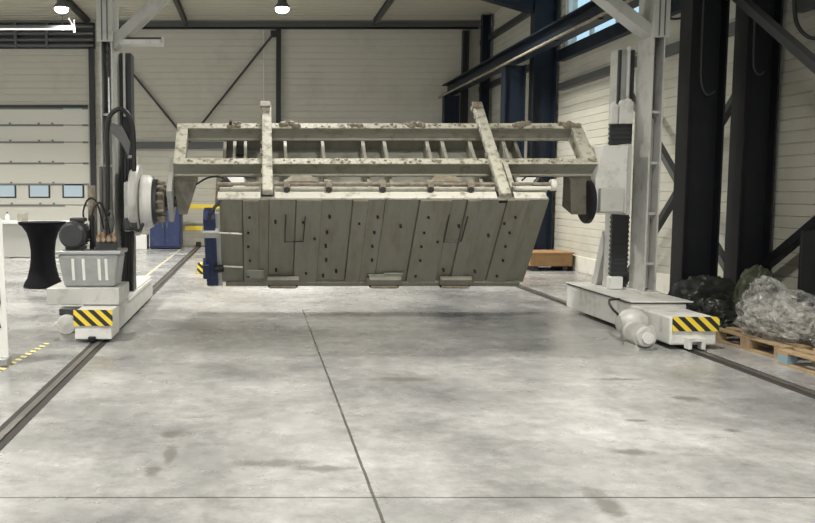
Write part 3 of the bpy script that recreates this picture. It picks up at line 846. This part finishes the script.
# end brackets down to the rotators
def bracket(xo, xi, xob, xib):
    mb = MB()
    top, bot = ((0.12, 0.228), (0.44, 0.228)), ((-0.17, -0.06), (0.14, -0.20))
    return mb.hexa([(xob - CX, *bot[0]), (xib - CX, *bot[0]), (xib - CX, *bot[1]), (xob - CX, *bot[1]),
                    (xo - CX, *top[0]), (xi - CX, *top[0]), (xi - CX, *top[1]), (xo - CX, *top[1])])
L(bracket(XA - 0.01, -0.73, -0.965, -0.86), 'end_bracket', 'grime')
L(bracket(XB + 0.02, 3.87, 4.10, 3.88), 'end_bracket', 'grime')
L(MB().box(-1.10 - CX, -1.032 - CX, -0.14, 0.52, -0.22, 0.30), 'mounting_plate', 'gantry', bevel=0.015)
L(MB().cyl((-1.139 - CX, 0, 0), (-0.9 - CX, 0, 0), 0.07, n=24), 'trunnion', 'dark_steel', bevel=0)
L(MB().cyl((4.064 - CX, 0, 0), (3.95 - CX, 0, 0), 0.07, n=24), 'trunnion', 'rust', bevel=0)
# hydraulic clamps at both ends
for x, s in ((-0.35, 1), (3.18, -1)):
    c = L(MB().box(x - 0.05 - CX, x + 0.20 - CX, -0.22, -0.02, 0.30, 0.42), 'clamp_body', 'white', bevel=0.02)
    L(MB().cyl((x - 0.08 - CX if s > 0 else x + 0.24 - CX, -0.20, 0.38), (x + 0.03 - CX if s > 0 else x + 0.14 - CX, -0.14, 0.45), 0.075, n=20), 'clamp_knob', 'black', c, bevel=0.01)
    L(MB().box(x - 0.15 - CX if s > 0 else x - 0.02 - CX, x - 0.09 - CX if s > 0 else x + 0.05 - CX, -0.34, 0.18, 0.22, 0.30), 'clamp_arm', 'rust', c)
    L(MB().tube([(x - CX, -0.1, 0.42), (x - 0.1 * s - CX, 0.0, 0.40), (x - 0.25 * s - CX, 0.08, 0.32), (x - 0.4 * s - CX, 0.1, 0.2)], 0.012, 8), 'clamp_hose', 'black', c, bevel=0)
# dried splashes on the beam tops
rnd = random.Random(11)
sp = MB()
for k in range(150):
    u = rnd.choice((0.255, 0.99)) + rnd.uniform(-0.04, 0.04)
    x = rnd.uniform(XA + 0.05, XB - 0.05) - CX
    r = rnd.uniform(0.008, 0.028)
    sp.lathe([(r, 0.0), (r * 0.8, r * 0.35), (r * 0.3, r * 0.5)], (x, u, 0.44), 'z', 8)
for x, s in ((0.42, 1.6), (1.27, 1), (-0.28, 1.2), (2.02, 1.2), (2.1, 1), (3.35, 1.3), (3.45, 1.1), (4.08, 1.4), (4.0, 1.2)):
    for k in range(7):
        r = rnd.uniform(0.02, 0.04) * s
        sp.lathe([(r, 0.0), (r * 0.9, r * 0.5), (r * 0.4, r * 0.9)], (x + rnd.uniform(-0.07, 0.07) * s - CX, 0.99 + rnd.uniform(-0.03, 0.05), 0.44), 'z', 8)
o = L(sp, 'dried_splash', 'rust', bevel=0, smooth=True); o['kind'] = 'stuff'
L(MB().cyl((-0.34 - CX, 0.97, 0.44), (-0.34 - CX, 0.97, 0.53), 0.02, n=10), 'eye_bolt', 'dark_steel', bevel=0)

# ------------------------------------------------------------------ the ribbed body held by the frame
bd = thing('tipper_body', (CX, AY, AZ), 'ribbed grey steel tipper body tilted below the spattered frame', 'tipper body', rot=(TILT, 0, 0))
def B(mb, name, m, parent=bd, bevel=0.005, smooth=False):
    return mb.build(name, M[m], parent, bevel=bevel, smooth=smooth, local=True)
BX0, BX1 = -0.44, 3.41
W0, W1 = -0.985, 0.385
US = -0.48
# pressed side panel
edges = [BX0, -0.17, 0.02, 0.14, 0.46, 0.76, 1.12, 1.30, 1.50, 1.90, 2.28, 2.46, 2.62, 2.92, 3.18, BX1]
deps = [0.0, 0.028, 0.010, 0.0, 0.024, 0.0, 0.03, 0.012, 0.0, 0.026, 0.0, 0.028, 0.008, 0.022, 0.0]
prof = []
for i, dpt in enumerate(deps):
    a, b = edges[i] - CX, edges[i + 1] - CX
    prof += [(a + 0.006, US - dpt), (b - 0.006, US - dpt), (b - 0.003, US - dpt + 0.02), (b, US - dpt + 0.02)]
prof[0] = (edges[0] - CX, US); prof = prof[:-2] + [(edges[-1] - CX, US)]
prof += [(BX1 - CX, US + 0.05), (BX0 - CX, US + 0.05)]
side = B(MB().prism(prof, W0 + 0.05, W1 + 0.066, 'xy'), 'side_panel', 'body', bevel=0.004)
# bolts and drilled holes in rows down the panel
spots = []
for x in (-0.10, 0.85, 1.42, 2.02, 3.05):
    for wv in (0.20, -0.05, -0.28, -0.52, -0.80):
        spots.append((x + 0.012 * math.sin(wv * 9), wv))
spots += [(0.22, 0.12), (0.24, -0.7), (0.55, 0.12), (0.70, -0.15), (0.62, -0.75), (1.0, -0.72), (1.22, 0.1), (1.72, 0.05), (2.2, -0.2), (2.42, 0.05), (2.35, -0.7), (2.75, -0.72), (2.95, 0.1), (2.8, -0.1)]
bolt0 = None
for x, wv in spots:
    if bolt0 is None:
        bolt0 = B(MB().cyl((0, -0.045, 0), (0, 0, 0), 0.015, n=10), 'bolt', 'black', side, bevel=0)
        bo_ = bolt0
    else:
        bo_ = bolt0.copy(); col.objects.link(bo_); bo_.parent = side
    bo_.location = (x - CX, US, wv)
# thin rods bent in a U on the panel
for x0, x1 in ((0.34, 0.54), (2.27, 2.46)):
    B(MB().tube([(x0 - CX, US - 0.045, 0.25), (x0 - CX, US - 0.045, -0.16), (x0 + 0.02 - CX, US - 0.045, -0.18), (x1 - CX, US - 0.045, -0.18), (x1 + 0.02 - CX, US - 0.045, -0.14), (x1 + 0.03 - CX, US - 0.045, 0.22)], 0.008, 6), 'bent_rod', 'dark_steel', side, bevel=0)
# bottom sill with pockets
sill = B(MB().box(BX0 + 0.04 - CX, BX1 - 0.05 - CX, US - 0.035, US + 0.05, W0, W0 + 0.075), 'bottom_sill', 'body', bevel=0.01)
for x in (0.33, 1.62, 2.52):
    p = B(MB().box(x - 0.20 - CX, x + 0.20 - CX, US - 0.10, US - 0.032, W0 + 0.09, W0 + 0.19), 'hinge_bracket', 'body', side, bevel=0.008)
    B(MB().box(x - 0.19 - CX, x + 0.19 - CX, US - 0.085, US - 0.03, W0 + 0.03, W0 + 0.085), 'hinge_recess', 'black_steel', p)
    B(MB().cyl((x - 0.17 - CX, US - 0.09, W0 + 0.055), (x + 0.17 - CX, US - 0.09, W0 + 0.055), 0.024, n=12), 'hinge_pin', 'rust', p, bevel=0)
for x, wv, s in ((1.50, -0.83, 0.10), (-0.02, -0.75, 0.11), (1.72, -0.80, 0.12)):
    B(MB().box(x - s - CX, x + s - CX, US - 0.042, US - 0.028, wv - 0.08, wv + 0.06), 'patch_plate', 'body_floor', side, bevel=0.004)
for wv in (-0.05, -0.62):
    B(MB().cyl((BX0 - 0.02 - CX, US - 0.03, wv), (-0.18 - CX, US - 0.04, wv - 0.01), 0.012, n=8), 'tie_rod', 'body_lip', side, bevel=0)
# upper lip, chord and hinge shaft
for xa, xb in ((BX0 - 0.02, 0.04), (0.21, 2.80), (3.0, BX1 - 0.03)):
    B(MB().prism([(US - 0.012, W1 + 0.068), (US - 0.012, W1 + 0.10), (-0.375, W1 + 0.10), (-0.375, W1 + 0.085), (US + 0.055, W1 + 0.085), (US + 0.055, W1 + 0.068)], xa - CX, xb - CX, 'yz'), 'upper_lip', 'body_lip', bevel=0.008)
for xa, xb in ((BX0, 0.03), (0.22, 2.79), (3.01, BX1)):
    B(MB().box(xa - CX, xb - CX, -0.365, -0.335, 0.31, 0.525), 'chord', 'body_rib', bevel=0.006)
    B(MB().cyl((xa - 0.02 - CX, -0.315, 0.548), (xb + (0.03 if xb > 3.2 else 0.0) - CX, -0.315, 0.548), 0.02, n=14), 'hinge_shaft', 'rust', bevel=0, smooth=True)
for x in (0.35, 0.84, 1.47, 2.03, 2.50):
    lg = B(MB().prism([(-0.385, 0.49), (-0.366, 0.49), (-0.29, 0.53), (-0.27, 0.57), (-0.30, 0.59), (-0.345, 0.585), (-0.385, 0.55)], x - 0.04 - CX, x + 0.04 - CX, 'yz'), 'hinge_lug', 'rust', bevel=0.008)
    B(MB().cyl((x - CX, -0.405, 0.525), (x - CX, -0.385, 0.525), 0.036, n=18), 'hinge_boss', 'dark_steel', lg, bevel=0)
for x in (0.52, 2.22):
    B(MB().prism([(x - 0.20 - CX, -0.30), (x + 0.20 - CX, -0.30), (x + 0.12 - CX, -0.19), (x - 0.12 - CX, -0.19)], 0.545, 0.575, 'xy'), 'lifting_ear', 'rust', bevel=0.006)
B(MB().lathe([(0.03, 0), (0.065, 0.0), (0.07, 0.02), (0.07, 0.06), (0.03, 0.07)], (BX1 + 0.03 - CX, -0.315, 0.53), 'x', 20), 'end_roller', 'body_lip', bevel=0, smooth=True)
B(MB().cyl((3.02 - CX, -0.37, 0.53), (BX1 + 0.02 - CX, -0.37, 0.53), 0.024, n=16), 'latch_cylinder', 'body_lip', bevel=0, smooth=True)
# underfloor behind the frame with its cross members
B(MB().box(BX0 - CX, BX1 - CX, -0.43, 1.10, -0.03, 0.0), 'floor_sheet', 'body_floor')
for x in (-0.30, -0.16, 0.36, 0.85, 1.38, 1.66, 2.22, 2.42, 2.78, 3.22):
    rb = B(MB().box(x - 0.012 - CX, x + 0.012 - CX, -0.24, 1.06, 0.0, 0.18), 'cross_member', 'body_rib', bevel=0.003)
    B(MB().box(x - 0.012 - CX, x + 0.03 - CX, -0.24, 1.06, 0.18, 0.192), 'flange', 'body_rib', rb, bevel=0.003)
B(MB().box(-0.27 - CX, -0.17 - CX, 0.66, 0.84, 0.194, 0.24), 'junction_box', 'black', bevel=0.006)
# far side panel and ends
B(MB().box(BX0 - CX, BX1 - CX, 1.06, 1.10, W0, 0.2), 'far_panel', 'body')
end = B(MB().prism([(US + 0.05, W0 + 0.02), (1.05, W0 + 0.02), (1.05, 0.18), (-0.34, 0.18), (US + 0.05, 0.28)], BX1 - 0.04 - CX, BX1 - CX, 'yz'), 'end_panel', 'body')
B(MB().prism([(US + 0.05, W0 + 0.02), (1.05, W0 + 0.02), (1.05, 0.18), (-0.34, 0.18), (US + 0.05, 0.28)], BX0 - CX, BX0 + 0.04 - CX, 'yz'), 'end_panel', 'body')
# navy tailboard on the left end
tbd = B(MB().prism([(US - 0.06, -0.94), (US + 0.02, -1.04), (0.02, -1.04), (0.05, -0.2), (-0.28, 0.15), (-0.42, 0.24), (US - 0.07, 0.20)], -0.64 - CX, -0.50 - CX, 'yz'), 'tailboard', 'blue', bevel=0.015)
B(MB().box(-0.50 - CX, BX0 - 0.002 - CX, US - 0.02, US + 0.05, -1.0, 0.26), 'tailboard_seal', 'gantry', tbd, bevel=0.01)
B(MB().box(-0.66 - CX, -0.46 - CX, US - 0.10, US + 0.0, -0.08, 0.02), 'tailboard_hinge', 'gantry', tbd, bevel=0.012)
B(MB().box(-0.68 - CX, -0.60 - CX, US - 0.09, US + 0.05, -0.80, -0.55), 'latch_housing', 'blue', tbd, bevel=0.012)
B(MB().cyl((-0.53 - CX, US - 0.09, -0.62), (-0.42 - CX, US - 0.07, -0.62), 0.045, n=16), 'latch_knob', 'black_steel', tbd, bevel=0)
B(MB().tube([(-0.56 - CX, US - 0.06, 0.18), (-0.54 - CX, US - 0.08, 0.32), (-0.46 - CX, US - 0.03, 0.42), (-0.42 - CX, -0.36, 0.46)], 0.02, 8), 'lever', 'dark_steel', tbd, bevel=0, smooth=True)

# ------------------------------------------------------------------ things on the left
bt = thing('bistro_table', (-3.68, 14.57, 0), 'standing bistro table in a black stretch cover behind the hydraulic unit', 'table')
MB().lathe([(0.34, 0.0), (0.335, 0.03), (0.27, 0.15), (0.225, 0.33), (0.205, 0.50), (0.205, 0.62), (0.225, 0.78), (0.27, 0.93), (0.34, 1.03), (0.395, 1.07), (0.40, 1.085), (0.001, 1.09)], (-3.68, 14.57, 0.015), 'z', 40).build('stretch_cover', M['cloth'], bt, smooth=True)
MB().lathe([(0.001, 0), (0.405, 0), (0.41, 0.01), (0.405, 0.02), (0.001, 0.022)], (-3.68, 14.57, 1.106), 'z', 40).build('table_top', M['cloth'], bt, smooth=True)
ft = MB()
for k in range(4):
    t = math.pi / 4 + k * math.pi / 2
    ft.cyl((-3.68 + 0.31 * math.cos(t), 14.57 + 0.31 * math.sin(t), 0), (-3.68 + 0.31 * math.cos(t), 14.57 + 0.31 * math.sin(t), 0.02), 0.04, n=12)
ft.build('foot', M['black'], bt)

bn = thing('workbench', (-5.9, 21.0, 0), 'long low grey workbench in front of the roller door', 'workbench')
MB().box(-7.6, -4.55, 20.70, 21.45, 0.84, 0.90).build('worktop', M['white'], bn, bevel=0.01)
MB().box(-7.55, -4.6, 20.76, 20.80, 0.03, 0.84).build('front_panel', M['bench'], bn)
for x in (-7.55, -6.1, -4.66):
    MB().box(x, x + 0.06, 20.80, 21.40, 0.0, 0.84).build('side_panel', M['bench'], bn)
bx_ = MB().box(-5.88, -5.66, 20.85, 21.05, 0.90, 1.10).build('carton', M['cream_shaded'], bevel=0.008)
tag(bx_, 'small grey-brown carton standing on the workbench', 'carton')
bo = thing('spray_bottle', (-6.15, 20.95, 0.90), 'small pale bottle on the workbench left of the carton', 'bottle')
MB().lathe([(0.001, 0), (0.045, 0), (0.05, 0.02), (0.05, 0.13), (0.02, 0.17), (0.018, 0.19)], (-6.15, 20.95, 0.90), 'z', 16).build('bottle_body', M['white'], bo, smooth=True)
MB().cyl((-6.15, 20.95, 1.09), (-6.15, 20.95, 1.13), 0.02, n=12).build('bottle_cap', M['dark_steel'], bo)

ban = thing('display_stand', (-2.75, 8.01, 0), 'white roll-up display stand cut by the left picture edge', 'display stand')
MB().prism([(-3.20, 0.08), (-2.37, 0.08), (-2.40, 1.40), (-3.20, 1.40)], 8.0, 8.012, 'xz').build('banner', M['white'], ban)
MB().box(-3.22, -2.36, 7.93, 8.10, 0.0, 0.08).build('base', M['galv'], ban, bevel=0.015)
pic = MB()
pic.prism([(-3.15, 0.78), (-2.47, 0.78), (-2.44, 0.74), (-2.43, 0.60), (-2.46, 0.47), (-2.43, 0.36), (-3.15, 0.36)], 7.994, 7.999, 'xz')
pic.build('picture_panel', M['motor'], ban)
MB().cyl((-2.8, 8.03, 0.08), (-2.8, 8.03, 1.42), 0.012, n=8).build('support_pole', M['galv'], ban)

nv = thing('navy_cabinet', (-2.6, 24.2, 0), 'low navy blue cabinet against the back wall behind the rotator drum', 'cabinet')
MB().box(-3.02, -2.16, 23.95, 24.75, 0.03, 1.22).build('cabinet_body', M['blue'], nv, bevel=0.012)
for x0, x1 in ((-3.0, -2.6), (-2.58, -2.18)):
    d_ = MB().box(x0, x1, 23.925, 23.95, 0.08, 1.17).build('cabinet_door', M['blue'], nv, bevel=0.006)
    hx = x1 - 0.05 if x0 < -2.8 else x0 + 0.05
    MB().cyl((hx, 23.91, 0.6), (hx, 23.91, 0.75), 0.01, n=8).build('handle', M['chrome'], d_)
MB().box(-3.0, -2.18, 24.0, 24.7, 0.0, 0.03).build('cabinet_plinth', M['black_steel'], nv)
MB().box(-3.05, -2.13, 23.9, 24.78, 1.22, 1.25).build('cabinet_top', M['galv'], nv)
wc = MB().box(-3.55, -3.12, 24.0, 24.5, 0.0, 0.40).build('white_carton', M['white'], bevel=0.01)
tag(wc, 'low white carton on the floor left of the navy cabinet', 'carton')
yr = thing('guard_barrier', (-1.7, 24.7, 0), 'yellow two-rail guard barrier along the back wall right of navy cabinet', 'barrier')
for z in (0.49, 1.12):
    MB().box(-2.10, -0.2, 24.66, 24.74, z, z + 0.13).build('rail', M['yellow'], yr, bevel=0.015)
for x in (-0.95, -0.28):
    MB().box(x, x + 0.08, 24.74, 24.82, 0.0, 1.3).build('post', M['yellow'], yr, bevel=0.01)
hz = thing('stop_block', (-1.05, 16.9, 0), 'small yellow and black striped block on the floor left of the tipper body', 'block')
MB().box(-1.19, -0.86, 16.85, 17.15, 0.0, 0.21).build('block_body', M['hazard'], hz, bevel=0.012)
MB().box(-0.98, -0.9, 16.83, 16.85, 0.03, 0.18).build('face_plate', M['black_steel'], hz)

tp = MB().add([(-2.60, 5.2, 0.0012), (-2.53, 5.2, 0.0012), (-2.25, 9.25, 0.0012), (-2.32, 9.25, 0.0012), (-2.60, 5.2, 0.0004), (-2.53, 5.2, 0.0004), (-2.25, 9.25, 0.0004), (-2.32, 9.25, 0.0004)],
              [(0, 1, 2, 3), (7, 6, 5, 4), (0, 4, 5, 1), (1, 5, 6, 2), (2, 6, 7, 3), (3, 7, 4, 0)]).build('hazard_tape', M['hazard_floor'])
tag(tp, 'yellow and black dashed tape on the floor left of the left rail', 'floor tape')
ln_ = MB().box(-2.19, -2.13, 15.4, 23.8, 0.0004, 0.0012).build('floor_line', M['line'])
tag(ln_, 'thin yellow line on the floor beyond the left carriage', 'floor line')

# ------------------------------------------------------------------ things on the right
ck = thing('wooden_crate', (6.1, 17.7, 0), 'flat brown wooden box on skids by the right wall in the back', 'crate')
MB().box(5.62, 6.50, 17.45, 18.25, 0.10, 0.36).build('crate_body', M['crate'], ck, bevel=0.008)
MB().box(5.59, 6.53, 17.42, 18.28, 0.36, 0.385).build('crate_lid', M['crate'], ck)
for x in (5.72, 6.32):
    MB().box(x, x + 0.09, 17.5, 18.2, 0.0, 0.10).build('skid', M['dark_steel'], ck)

def pallet(xc, yc, rz, label, blue=False):
    t = thing('wooden_pallet', (xc, yc, 0), label, 'pallet', rot=(0, 0, rz))
    for i in range(5):
        x = -0.4 + i * 0.175
        MB().box(x, x + 0.10, -0.6, 0.6, 0.122, 0.144).build('deck_board', M['wood'], t, local=True, bevel=0.003)
    for y in (-0.6, -0.0725, 0.455):
        MB().box(-0.4, 0.4, y, y + 0.145, 0.10, 0.122).build('cross_board', M['wood'], t, local=True)
    for x in (-0.4, -0.05, 0.3):
        MB().box(x, x + 0.10, -0.6, 0.6, 0.0, 0.022).build('bottom_board', M['wood'], t, local=True)
        for y in (-0.6, -0.0725, 0.455):
            m = M['bluewood'] if blue and x < -0.3 and y > 0.3 else M['wood']
            MB().box(x, x + 0.10, y, y + 0.145, 0.022, 0.10).build('block', m, t, local=True)
    return t
pallet(5.50, 8.82, R(4), 'wooden pallet under the plastic-wrapped heap right of the gantry')
pallet(5.44, 7.50, R(3), 'wooden pallet with a faded blue block at the right picture edge', True)

def crumple(c, size, seed, amp=0.22, freq=2.2, sub=5, sharp=True, flat=0.0):
    bm = bmesh.new()
    bmesh.ops.create_icosphere(bm, subdivisions=sub, radius=1)
    off = Vector((seed * 7.3, seed * 3.1, seed * 1.7))
    for v in bm.verts:
        p = v.co.copy()
        n1 = noise.noise(p * freq + off)
        n2 = abs(noise.noise(p * freq * 2.6 + off)) * -1.2 + 0.3
        n3 = abs(noise.noise(p * freq * 6 + off)) * -0.6 + 0.1
        k = 1 + amp * (n1 * 0.9 + (n2 + n3) * (0.9 if sharp else 0.4))
        q = p * k
        v.co = Vector((q.x * size[0], q.y * size[1], q.z * size[2]))
    zmin = -size[2] * 0.62
    for v in bm.verts:
        if v.co.z < zmin: v.co.z = zmin + (v.co.z - zmin) * 0.02
    z0 = min(v.co.z for v in bm.verts)
    mb = MB()
    bm.verts.index_update()
    mb.add([(v.co.x + c[0], v.co.y + c[1], v.co.z - z0 + c[2]) for v in bm.verts], [[v.index for v in f.verts] for f in bm.faces])
    bm.free()
    return mb
def heap(name, c, size, seed, m, label, cat, **kw):
    o = crumple(c, size, seed, **kw).build(name, M[m], smooth=True)
    for p_ in o.data.polygons: p_.use_smooth = True
    tag(o, label, cat)
    return o
pg = thing('wrapped_goods', (5.45, 8.75, 0.146), 'big heap of goods wrapped in shiny clear plastic on the pallet', 'wrapped goods')
crumple((5.46, 8.72, 0.146), (0.30, 0.46, 0.24), 4, amp=0.15).build('packed_bags', M['filler'], pg)
crumple((5.44, 8.72, 0.146), (0.37, 0.52, 0.30), 9, amp=0.26, freq=1.7, sub=4).build('plastic_film', M['film'], pg)
crumple((5.62, 8.25, 0.146), (0.23, 0.30, 0.26), 14, amp=0.3, freq=1.9, sub=4).build('plastic_film', M['film'], pg)
crumple((5.42, 8.95, 0.40), (0.20, 0.26, 0.20), 21, amp=0.3, freq=1.9, sub=4).build('plastic_film', M['film'], pg)
heap('black_tarpaulin', (5.28, 9.74, 0.0), (0.25, 0.18, 0.24), 2, 'tarp', 'crumpled black tarpaulin on the floor right behind the striped right carriage end', 'tarpaulin', amp=0.3, freq=1.3)
heap('folded_tarpaulin', (5.56, 10.47, 0.0), (0.46, 0.17, 0.36), 6, 'tarp', 'taller pile of black folded sheeting at the foot of the near black columns', 'tarpaulin', amp=0.26, freq=1.2)
heap('green_tarpaulin', (5.86, 9.93, 0.0), (0.23, 0.19, 0.46), 8, 'tarp_green', 'dark olive tarpaulin bundle behind the plastic-wrapped heap', 'tarpaulin', amp=0.2, freq=1.2)
bp_ = thing('black_board', (6.18, 9.32, 0), 'upright black board cut by the right picture edge', 'board')
MB().box(5.97, 6.40, 9.30, 9.34, 0.05, 1.22).build('board_panel', M['black_steel'], bp_, bevel=0.008)
for x in (6.04, 6.3):
    MB().box(x, x + 0.05, 9.25, 9.42, 0.0, 0.05).build('board_foot', M['black_steel'], bp_)

# hanging cables
def cable(pts, r, label, m='black'):
    tag(MB().tube(pts, r, 10, 8).build('hanging_cable', M[m], smooth=True), label, 'cable')
cable([(6.08, 9.9, 4.29), (6.10, 9.85, 3.7), (6.14, 9.8, 3.48), (6.24, 9.7, 3.36), (6.36, 9.6, 3.44), (6.42, 9.55, 3.7), (6.46, 9.5, 4.4)], 0.022, 'thick black cable loop hanging at the top right corner')
cable([(5.52, 10.74, 4.2), (5.52, 10.74, 3.5), (5.53, 10.74, 3.05), (5.58, 10.74, 2.88), (5.64, 10.74, 2.85), (5.72, 10.76, 2.9)], 0.012, 'thin dark cable loop hanging in front of the near crane column', 'dark_steel')
cable([(6.16, 10.74, 3.95), (6.17, 10.74, 3.3), (6.2, 10.74, 3.14), (6.26, 10.74, 3.1), (6.32, 10.76, 3.14)], 0.012, 'thin dark cable loop in front of the widest black column', 'dark_steel')
cable([(5.38, 11.5, 4.28), (5.38, 11.45, 3.98), (5.5, 11.35, 3.9), (5.62, 11.25, 3.98), (5.7, 11.2, 4.28)], 0.016, 'black cable slung under the crane beam right of the gantry column')
